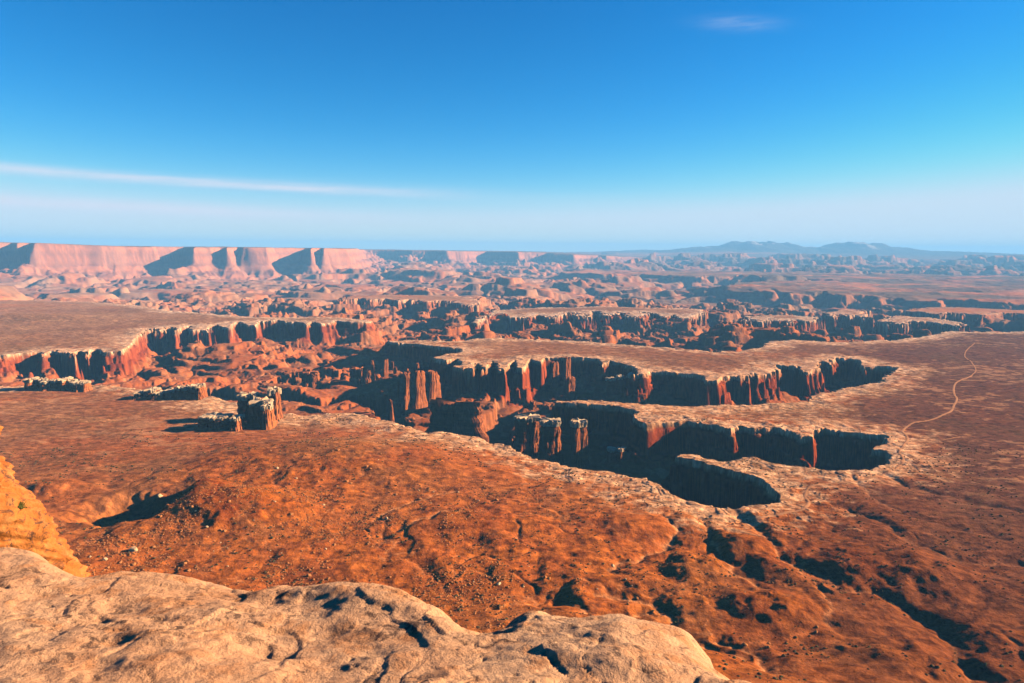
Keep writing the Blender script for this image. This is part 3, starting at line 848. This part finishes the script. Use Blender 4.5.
# the big butte at the edge of the flat: several blocks that are parts of one thing
def big_butte():
    bx, by, mpp = placing(232, 432, 0, 0, -400)
    z = hz(bx, by + 40)
    root = bpy.data.objects.new('rock_butte', None); root.location = (bx, by, z); COL.objects.link(root)
    tag(root, 'large broken butte with white caprock and shadowed left face at the edge of the flat', 'rock butte')
    rnd = np.random.RandomState(5)
    # px offset centre, width px, y offset, depth, top row, base drop
    for ox, wpx, yo, dep, hpx in ((-22, 30, 30, 50, 14), (3, 11, 14, 42, 15), (20, 22, 60, 50, 27), (-1, 22, 110, 40, 28), (24, 12, 118, 34, 34), (31, 9, 34, 36, 26)):
        W_ = wpx * mpp; h_ = hpx * mpp * (by + yo) / by * 0.92
        V, q, tri = column_mesh(W_, dep, h_ * 0.86, rnd, taper=0.08, topvar=0.05, power=4)
        V += [ox * mpp, yo, 0]
        make_obj('rock_block', V, q, tri, M_TOWER, root)
        V, q, tri = cap_mesh(W_ * 0.98, dep * 0.98, h_ * 0.18, rnd)
        V += [ox * mpp, yo, h_ * 0.86]
        make_obj('cap_rock', V, q, tri, M_CAP, root)
big_butte()

# ------------------------------------------------------------------ loose rocks
def rock_mesh(seed, sub=2, flat=0.75):
    rnd = random.Random(seed)
    import bmesh
    bm = bmesh.new()
    bmesh.ops.create_icosphere(bm, subdivisions=sub, radius=1.0)
    planes = [(Vector((rnd.uniform(-1, 1), rnd.uniform(-1, 1), rnd.uniform(-.6, 1))).normalized(), rnd.uniform(.55, .85)) for _ in range(9)]
    for v in bm.verts:
        for nrm, dd in planes:
            k = v.co.dot(nrm)
            if k > dd: v.co -= nrm * (k - dd)
        v.co += Vector((rnd.uniform(-1, 1), rnd.uniform(-1, 1), rnd.uniform(-1, 1))) * 0.05
        v.co.z *= flat
    me = bpy.data.meshes.new('boulder')
    bm.to_mesh(me); bm.free()
    return me
M_BOULD = material('talus_boulder', base=(.50, .20, .07, 1), second=(.42, .15, .045, 1), vary=0.3, scale=0.8, bump=0.5, bump_scale=1.5, bump_dist=.3)
M_BPALE = material('pale_boulder', base=(.66, .44, .25, 1), second=(.58, .34, .17, 1), vary=0.2, scale=0.8, bump=0.5, bump_scale=1.5, bump_dist=.3)
rocks = [rock_mesh(i) for i in range(6)]
for r in rocks: r.materials.append(M_BOULD)
pales = [r.copy() for r in rocks]
for r in pales:
    r.materials.clear(); r.materials.append(M_BPALE)

def ground_at_pixel(px, py, n=400):
    d = ray(px, py)
    t = np.linspace(450, 1700, 1500)
    X = d[0] * t; Y = d[1] * t; Zr = d[2] * t
    H = height(X, Y)[0]
    k = np.argmax(Zr < H)
    return X[k], Y[k], float(H[k])

def put_rock(me, x, y, z, s, label, group=None, sink=0.25):
    o = bpy.data.objects.new('boulder', me)
    o.location = (x, y, z + s * (0.5 - sink) * 0.6)
    o.scale = (s * random.uniform(.8, 1.25), s * random.uniform(.8, 1.2), s * random.uniform(.7, 1.05))
    o.rotation_euler = (random.uniform(-.25, .25), random.uniform(-.25, .25), random.uniform(0, 6.28))
    COL.objects.link(o)
    tag(o, label, 'boulder', group)
    return o
# named ones
for px, py, s, me, lab in ((133, 551, 7.5, pales[0], 'large pale boulder alone on the slope below the left end of the overlook ledge'),
                           (160, 517, 3.6, rocks[1], 'small orange boulder catching the sun inside the big shadow on the left slope'),
                           (160, 497, 6.0, pales[2], 'pale boulder on the sunlit edge just above the big shadow on the left slope'),
                           (105, 560, 3.6, pales[3], 'small pale boulder down-left of the large pale boulder near the ledge')):
    x, y, z = ground_at_pixel(px, py)
    put_rock(me, x, y, z, s, lab, 'boulders on the talus slopes')
areas = [  # px0,px1,py0,py1,count,size,label,pale
    (60, 260, 545, 572, 26, 1.9, 'orange talus boulder on the slope just beyond the left part of the overlook ledge', .3),
    (180, 330, 500, 560, 44, 1.9, 'orange talus boulder on the rubble slope right of the big shadow', .15),
    (250, 400, 440, 500, 52, 2.0, 'orange boulder scattered on the sunlit top of the big near mound', .1),
    (300, 470, 540, 600, 44, 1.8, 'orange talus boulder on the slope beyond the rounded lip of the ledge', .15),
    (370, 540, 490, 545, 40, 2.0, 'orange boulder scattered over the low rise in the middle of the near slopes', .2),
    (470, 640, 560, 610, 34, 1.8, 'orange talus boulder beside the shadowed wash beyond the notch in the ledge', .2),
    (700, 900, 560, 660, 26, 1.6, 'reddish boulder on the gullied slope at lower right', .1),
]
rr_ = random.Random(3)
def batch_ground(pxs, pys):
    """first hit of many view rays on the land"""
    n = len(pxs)
    d = np.stack([ray(a, b) for a, b in zip(pxs, pys)])
    t = np.linspace(480, 2000, 900)
    X = d[:, 0:1] * t; Y = d[:, 1:2] * t; Zr = d[:, 2:3] * t
    H = height(X, Y)[0]
    k = np.argmax(Zr < H, axis=1)
    r = np.arange(n)
    return X[r, k], Y[r, k], H[r, k]
for x0, x1, y0, y1, cnt, sz, lab, pf in areas:
    pxs = [rr_.uniform(x0, x1) for _ in range(cnt)]; pys = [rr_.uniform(y0, y1) for _ in range(cnt)]
    X, Y, H = batch_ground(pxs, pys)
    for k in range(cnt):
        s = sz * (0.6 + rr_.random() ** 2.5 * 1.3)
        me = rr_.choice(pales if rr_.random() < pf else rocks)
        put_rock(me, float(X[k]), float(Y[k]), float(H[k]), s, lab, lab.replace('orange talus boulder', 'talus boulders').replace('orange boulder', 'boulders').replace('reddish boulder', 'boulders'))

# countless small stones and low scrub, each kind one scattered mass
def scatter(name, n, rad, col_mat, seed, shape, region, label):
    rnd = np.random.RandomState(seed)
    x0, x1, y0, y1 = region
    aa = rnd.uniform(x0, x1, n * 3); dd = np.sqrt(rnd.uniform(y0 ** 2, y1 ** 2, n * 3))
    X = dd * np.sin(aa); Y = dd * np.cos(aa)
    keep = fbm(X, Y, 110, 3, 0.6, seed) - .35 * (name == 'rubble') * sst(-.15, .2, aa) + rnd.uniform(-.2, .2, n * 3) > 0.05
    H, d, e, hm, gf = height(X, Y)
    keep &= d < -4
    X, Y, H = X[keep][:n], Y[keep][:n], H[keep][:n]
    n = len(X)
    s = rad * (0.5 + rnd.random_sample(n) ** 5 * 3.2)
    base = shape[0]; fc = shape[1]
    th = rnd.uniform(0, 6.28, n)
    c, sn = np.cos(th), np.sin(th)
    jit = 1 + rnd.uniform(-.25, .25, (n, len(base), 3))
    b = base[None] * jit * s[:, None, None]
    V = np.stack([b[..., 0] * c[:, None] - b[..., 1] * sn[:, None] + X[:, None], b[..., 0] * sn[:, None] + b[..., 1] * c[:, None] + Y[:, None], b[..., 2] + H[:, None] + s[:, None] * .2], -1)
    Fq = (fc[None] + (np.arange(n) * len(base))[:, None, None]).reshape(-1, fc.shape[1])
    o = npmesh(name, V.reshape(-1, 3), Fq, col_mat, False)
    tag(o, label, kind='stuff')
    return o
octa_v = np.array([(1, 0, 0), (0, 1, 0), (-1, 0, 0), (0, -1, 0), (0.2, 0.1, .75), (0, 0, -.6), (.7, .7, .3), (-.6, .6, .2), (-.6, -.7, .3), (.7, -.6, .2)], np.float32)
octa_f = np.array([(0, 6, 4), (6, 1, 4), (1, 7, 4), (7, 2, 4), (2, 8, 4), (8, 3, 4), (3, 9, 4), (9, 0, 4), (6, 0, 5), (1, 6, 5), (7, 1, 5), (2, 7, 5), (8, 2, 5), (3, 8, 5), (9, 3, 5), (0, 9, 5)], np.int32)
M_SCRUB = material('desert_scrub', base=(.075, .07, .03, 1), second=(.11, .09, .045, 1), vary=0.3, scale=0.5, bump=0.3)
scatter('rubble', 26000, 0.5, M_BOULD, 51, (octa_v, octa_f), (-.70, .30, 560, 1100), 'loose orange stones covering the near talus slopes')
scatter('scrub', 15000, 0.6, M_SCRUB, 57, (octa_v, octa_f), (-.70, .68, 560, 1700), 'low dark desert scrub dotted over the slopes and the flat')

# ------------------------------------------------------------------ overlook ledge under the viewer
def ledge_material(name, c1, c2, c3, sc=1.0):
    m = bpy.data.materials.new(name); m.use_nodes = True
    Q = NB(m.node_tree); bs = m.node_tree.nodes['Principled BSDF']
    bs.inputs['Roughness'].default_value = .92; bs.inputs['Specular IOR Level'].default_value = .2
    geo = Q.n('ShaderNodeTexCoord').outputs['Object']
    a = Q.noise(geo, 0.9 * sc, 6, .6, .4); b = Q.noise(geo, 3.7 * sc, 6, .65, .5); g = Q.noise(geo, 38 * sc, 6, .78)
    c = Q.mixc(Q.ramp(a, .38, .62), c1, c2)
    c = Q.mixc(Q.ramp(b, .50, .66, 0, .7), c, c3)
    # dark brown blotches, gathered in patches
    l = Q.noise(geo, 6.5 * sc, 6, .7, .8); l2 = Q.noise(geo, 1.3 * sc, 3, .5)
    lf = Q.m('MULTIPLY', Q.ramp(l, .55, .61), Q.ramp(l2, .44, .56))
    c = Q.mixc(Q.m('MULTIPLY', lf, .8), c, (.10, .055, .045, 1))
    f = Q.ramp(g, .3, .7, .80 * .55, 1.16 * .55)
    cm = Q.n('ShaderNodeCombineColor')
    for s_ in cm.inputs: Q.put(s_, f)
    c = Q.mixc(1.0, c, cm.outputs[0], 'MULTIPLY')
    Q.link(c, bs.inputs['Base Color'])
    h = Q.m('ADD', Q.m('MULTIPLY', b, .6), Q.m('MULTIPLY', g, .12))
    h = Q.m('ADD', h, Q.m('MULTIPLY', Q.noise(geo, 14 * sc, 5, .65), .35))
    bp = Q.n('ShaderNodeBump'); bp.inputs['Strength'].default_value = 1.0; bp.inputs['Distance'].default_value = .07
    Q.link(h, bp.inputs['Height']); Q.link(bp.outputs[0], bs.inputs['Normal'])
    return m
M_LEDGE = ledge_material('overlook_sandstone', (.76, .44, .255, 1), (.69, .35, .185, 1), (.60, .24, .09, 1))
M_OUT = ledge_material('glowing_sandstone', (.62, .215, .050, 1), (.55, .16, .035, 1), (.68, .32, .12, 1), .8)

ZE = -3.0
EDGE = [(-160, 556), (-60, 548), (0, 545), (40, 556), (75, 577), (100, 574), (140, 571), (180, 572), (230, 575), (290, 579), (330, 583), (370, 588), (400, 595), (430, 606), (450, 617), (457, 627),
        (475, 632), (500, 631), (508, 622), (524, 611), (545, 609), (580, 618), (620, 625), (660, 635), (690, 646), (708, 660), (716, 674), (730, 679), (748, 684), (760, 700), (790, 760), (800, 900), (-400, 900)]
EP = np.array([P(a, b, ZE) for a, b in EDGE], np.float32)
def ledge_h(x, y):
    wx = fbm(x, y, .7, 3, .5, 61) * .10; wy = fbm(x, y, .7, 3, .5, 62) * .07
    s = sdf(x + wx, y + wy, EP)
    base = ZE + 0.16 * (6.3 - y) - 0.03 * x * (x > 0)
    sel = np.hypot(x, y) * 0
    h = base + fbm(x, y, 2.2, 4, .5, 63) * .22 + fbm(x * .6, y * 1.4, .45, 5, .55, 64) * .065
    pits = ridged(x, y, .55, 3, .5, 65)
    h = h - .035 * sst(.86, .99, pits) * sst(-.05, .35, fbm(x, y, 1.6, 2, .5, 66))
    # raised, rounded lip along the middle of the edge
    lip = [P(a, b, ZE + .1) for a, b in ((270, 588), (320, 590), (370, 596), (410, 606), (440, 622))]
    q = linedist(x + wx, y + wy, lip)
    h = h + .07 * np.exp(-(q / .22) ** 3)
    for bx_, by_, rad_, amp_ in ((285, 578, .6, -.22), (15, 560, 1.3, .22), (190, 580, .6, -.07), (740, 690, .35, -.25), (450, 612, .35, -.05)):
        cx, cy = P(bx_, by_, ZE)
        h = h + amp_ * np.exp(-((x - cx) ** 2 + (y - cy) ** 2) / rad_ ** 2)
    tt = fbm(x, y, 1.7, 3, .5, 67) * 5 + .35 * x
    h = h + .014 * (sst(.42, .5, tt - np.floor(tt)) - (tt - np.floor(tt)))
    for bx_, by_, rx_, ry_, dp_ in ((262, 664, .17, .10, .16), (238, 655, .10, .05, .10), (290, 668, .12, .06, .12), (120, 668, .11, .06, .12), (20, 604, .30, .05, .09), (90, 600, .28, .05, .07), (108, 603, .12, .04, .07), (380, 670, .10, .05, .08), (335, 643, .10, .04, .06), (168, 588, .12, .04, .06), (480, 645, .2, .06, .08), (560, 640, .12, .05, .06)):
        cx, cy = P(bx_, by_, ZE + .08)
        qd = ((x + wx * .8 - cx) / rx_) ** 2 + ((y + wy * .8 - cy) / ry_) ** 2
        h = h - .38 * dp_ * np.exp(-qd)
    ck = np.abs(perlin(x * .9 + y * .35 + 4, y * .5 - x * .2) + .25 * perlin(x * 3, y * 3))
    h = h - .012 * np.exp(-(ck / .010) ** 2)
    near_e = np.clip((s + .4) / .4, 0, 1)
    h = h - .14 * near_e ** 2.6
    out = np.maximum(s, 0)
    h = h - out * 2.6 - out ** 2 * 1.5
    return h, s
gx = np.arange(-8.0, 5.0, .016); gy = np.arange(1.6, 9.6, .016)
LX, LY = np.meshgrid(gx, gy, indexing='ij')
LH, LS = ledge_h(LX.astype(np.float32), LY.astype(np.float32))
LH = np.maximum(LH, -30)
ii = np.arange(LX.size).reshape(LX.shape)
q = np.stack([ii[:-1, :-1], ii[1:, :-1], ii[1:, 1:], ii[:-1, 1:]], -1).reshape(-1, 4)
keepq = (LS[:-1, :-1] < 1.6).reshape(-1)
q = q[keepq]
used, inv = np.unique(q, return_inverse=True)
tag(npmesh('overlook_ledge', np.stack([LX, LY, LH], -1).reshape(-1, 3)[used], inv.reshape(-1, 4), M_LEDGE), kind='structure')

# the glowing outcrop at the left edge
def outcrop():
    # (row, right edge px) silhouette, at about 11 m
    D0 = 11.0
    prof = [(395, -30), (430, -2), (450, 6), (475, 12), (492, 20), (510, 36), (522, 46), (540, 56), (560, 66), (580, 80), (620, 105), (700, 150)]
    n = 240; mA = 300
    rows = np.linspace(385, 760, n)
    edge = np.interp(rows, [p[0] for p in prof], [p[1] for p in prof]) - 12 * sst(430, 520, rows)
    edge[rows < 395] = -30 - (395 - rows[rows < 395]) * 6
    V = []
    cx = -10.4
    for r, ex in zip(rows, edge):
        d = ray(ex, r); k = D0 / d[1]
        xe, z = d[0] * k, d[2] * k
        th = np.linspace(0, 2 * np.pi, mA, endpoint=False)
        lo, hi = 0.02, 6.0
        want = d[0] / d[1]
        for _ in range(24):
            rad = (lo + hi) / 2
            mx = np.max((cx + rad * np.cos(th)) / (D0 + .75 * rad * np.sin(th)))
            if mx > want: hi = rad
            else: lo = rad
        px_ = rad * np.cos(th); py_ = rad * .75 * np.sin(th)
        nz_ = perlin(th * 0 + px_ * .9 + z * .5, py_ * .9 + z * .9) * .30 + (np.abs(perlin(px_ * 2.2 + z * 1.2, py_ * 2.2 - z * 2.2)) - .3) * .28 + perlin(px_ * 6, py_ * 6 + z * 9) * .07 + perlin(px_ * 14 + 3, py_ * 14 + z * 16) * .03 + .035 * np.sin(z * 11 + perlin(px_ * 1.2, py_ * 1.2) * 3) - .10 * np.exp(-((perlin(px_ * 1.1 + 8, py_ * 1.1 + z * .8)) / .03) ** 2)
        L = np.hypot(px_, py_)
        V.append(np.stack([cx + px_ * (1 + nz_ / L), D0 + py_ * (1 + nz_ / L), np.full(mA, z) + perlin(px_ * 1.5, py_ * 1.5 + z) * .05], 1))
    V = np.vstack(V)
    ii = np.arange(n * mA).reshape(n, mA); nx = np.roll(ii, -1, 1)
    q = np.stack([ii[:-1], ii[1:], nx[1:], nx[:-1]], -1).reshape(-1, 4)
    o = npmesh('rock_outcrop', V, q, M_OUT)
    # a dry bush rooted in a crack of the outcrop, where the view ray to it meets the rock
    from mathutils.bvhtree import BVHTree
    bvh = BVHTree.FromPolygons(V.tolist(), q.tolist())
    for bpx, bpy_, bs_ in ((20, 508, .16),):
        dd = Vector(ray(bpx, bpy_)).normalized()
        hit, nrm, _, _ = bvh.ray_cast(Vector((0, 0, 0)), dd)
        if hit is None: continue
        rb = random.Random(9)
        bv, bf, tv, tf = [], [], [], []
        for k in range(46):
            dirn = Vector((rb.uniform(-1, 1) + .3, rb.uniform(-1.1, .4), rb.uniform(.1, 1))).normalized()
            L = bs_ * rb.uniform(.5, 1.1)
            tip = dirn * L; w_ = Vector((.004, 0, 0)); b0 = len(tv)
            tv += [(-w_)[:], w_[:], (0, .006, 0), tip[:]]
            tf += [(b0, b0 + 1, b0 + 3), (b0 + 1, b0 + 2, b0 + 3), (b0 + 2, b0, b0 + 3)]
            for m_ in range(12):
                c_ = dirn * L * rb.uniform(.35, 1.05) + Vector((rb.uniform(-1, 1), rb.uniform(-1, 1), rb.uniform(-1, 1))) * .018
                a_ = Vector((rb.uniform(-1, 1), rb.uniform(-1, 1), rb.uniform(-1, 1))).normalized() * .012
                e_ = a_.orthogonal().normalized() * .006
                b0 = len(bv); bv += [(c_ - a_)[:], (c_ + e_)[:], (c_ + a_)[:], (c_ - e_)[:]]; bf.append((b0, b0 + 1, b0 + 2, b0 + 3))
        rt = bpy.data.objects.new('desert_bush', None); rt.location = hit; COL.objects.link(rt)
        tag(rt, 'small olive green bush growing on the glowing outcrop at the left edge', 'bush')
        M_LEAF = material('bush_leaves', base=(.15, .15, .05, 1), vary=.3, scale=20, bump=0)
        M_TWIG = material('bush_twigs', base=(.20, .13, .07, 1), vary=.2, scale=20, bump=0)
        for nm_, vv, ff, mm in (('foliage', bv, bf, M_LEAF), ('twigs', tv, tf, M_TWIG)):
            me = bpy.data.meshes.new(nm_); me.from_pydata(vv, [], ff); me.materials.append(mm)
            ob = bpy.data.objects.new(nm_, me); COL.objects.link(ob); ob.parent = rt
    tag(o, 'glowing orange sandstone outcrop rising steeply at the left edge beside the overlook ledge', 'rock outcrop')
outcrop()

# ------------------------------------------------------------------ haze
def haze():
    x0, x1, y0, y1, z0, z1 = -60000, 60000, -3000, 56000, -760, 560
    V = [(x, y, z) for z in (z0, z1) for y in (y0, y1) for x in (x0, x1)]
    Fc = [(0, 2, 3, 1), (4, 5, 7, 6), (0, 1, 5, 4), (2, 6, 7, 3), (0, 4, 6, 2), (1, 3, 7, 5)]
    me = bpy.data.meshes.new('haze'); me.from_pydata(V, [], Fc)
    m = bpy.data.materials.new('haze_air'); m.use_nodes = True
    t = m.node_tree
    for n in list(t.nodes): t.nodes.remove(n)
    o_ = t.nodes.new('ShaderNodeOutputMaterial'); v = t.nodes.new('ShaderNodeVolumePrincipled')
    v.inputs['Color'].default_value = (.20, .53, 1.0, 1)
    v.inputs['Density'].default_value = HAZE
    v.inputs['Anisotropy'].default_value = 0.0
    t.links.new(v.outputs[0], o_.inputs['Volume'])
    me.materials.append(m)
    o = bpy.data.objects.new('haze', me); COL.objects.link(o)
    tag(o, kind='stuff')
HAZE = 3.4e-5
haze()
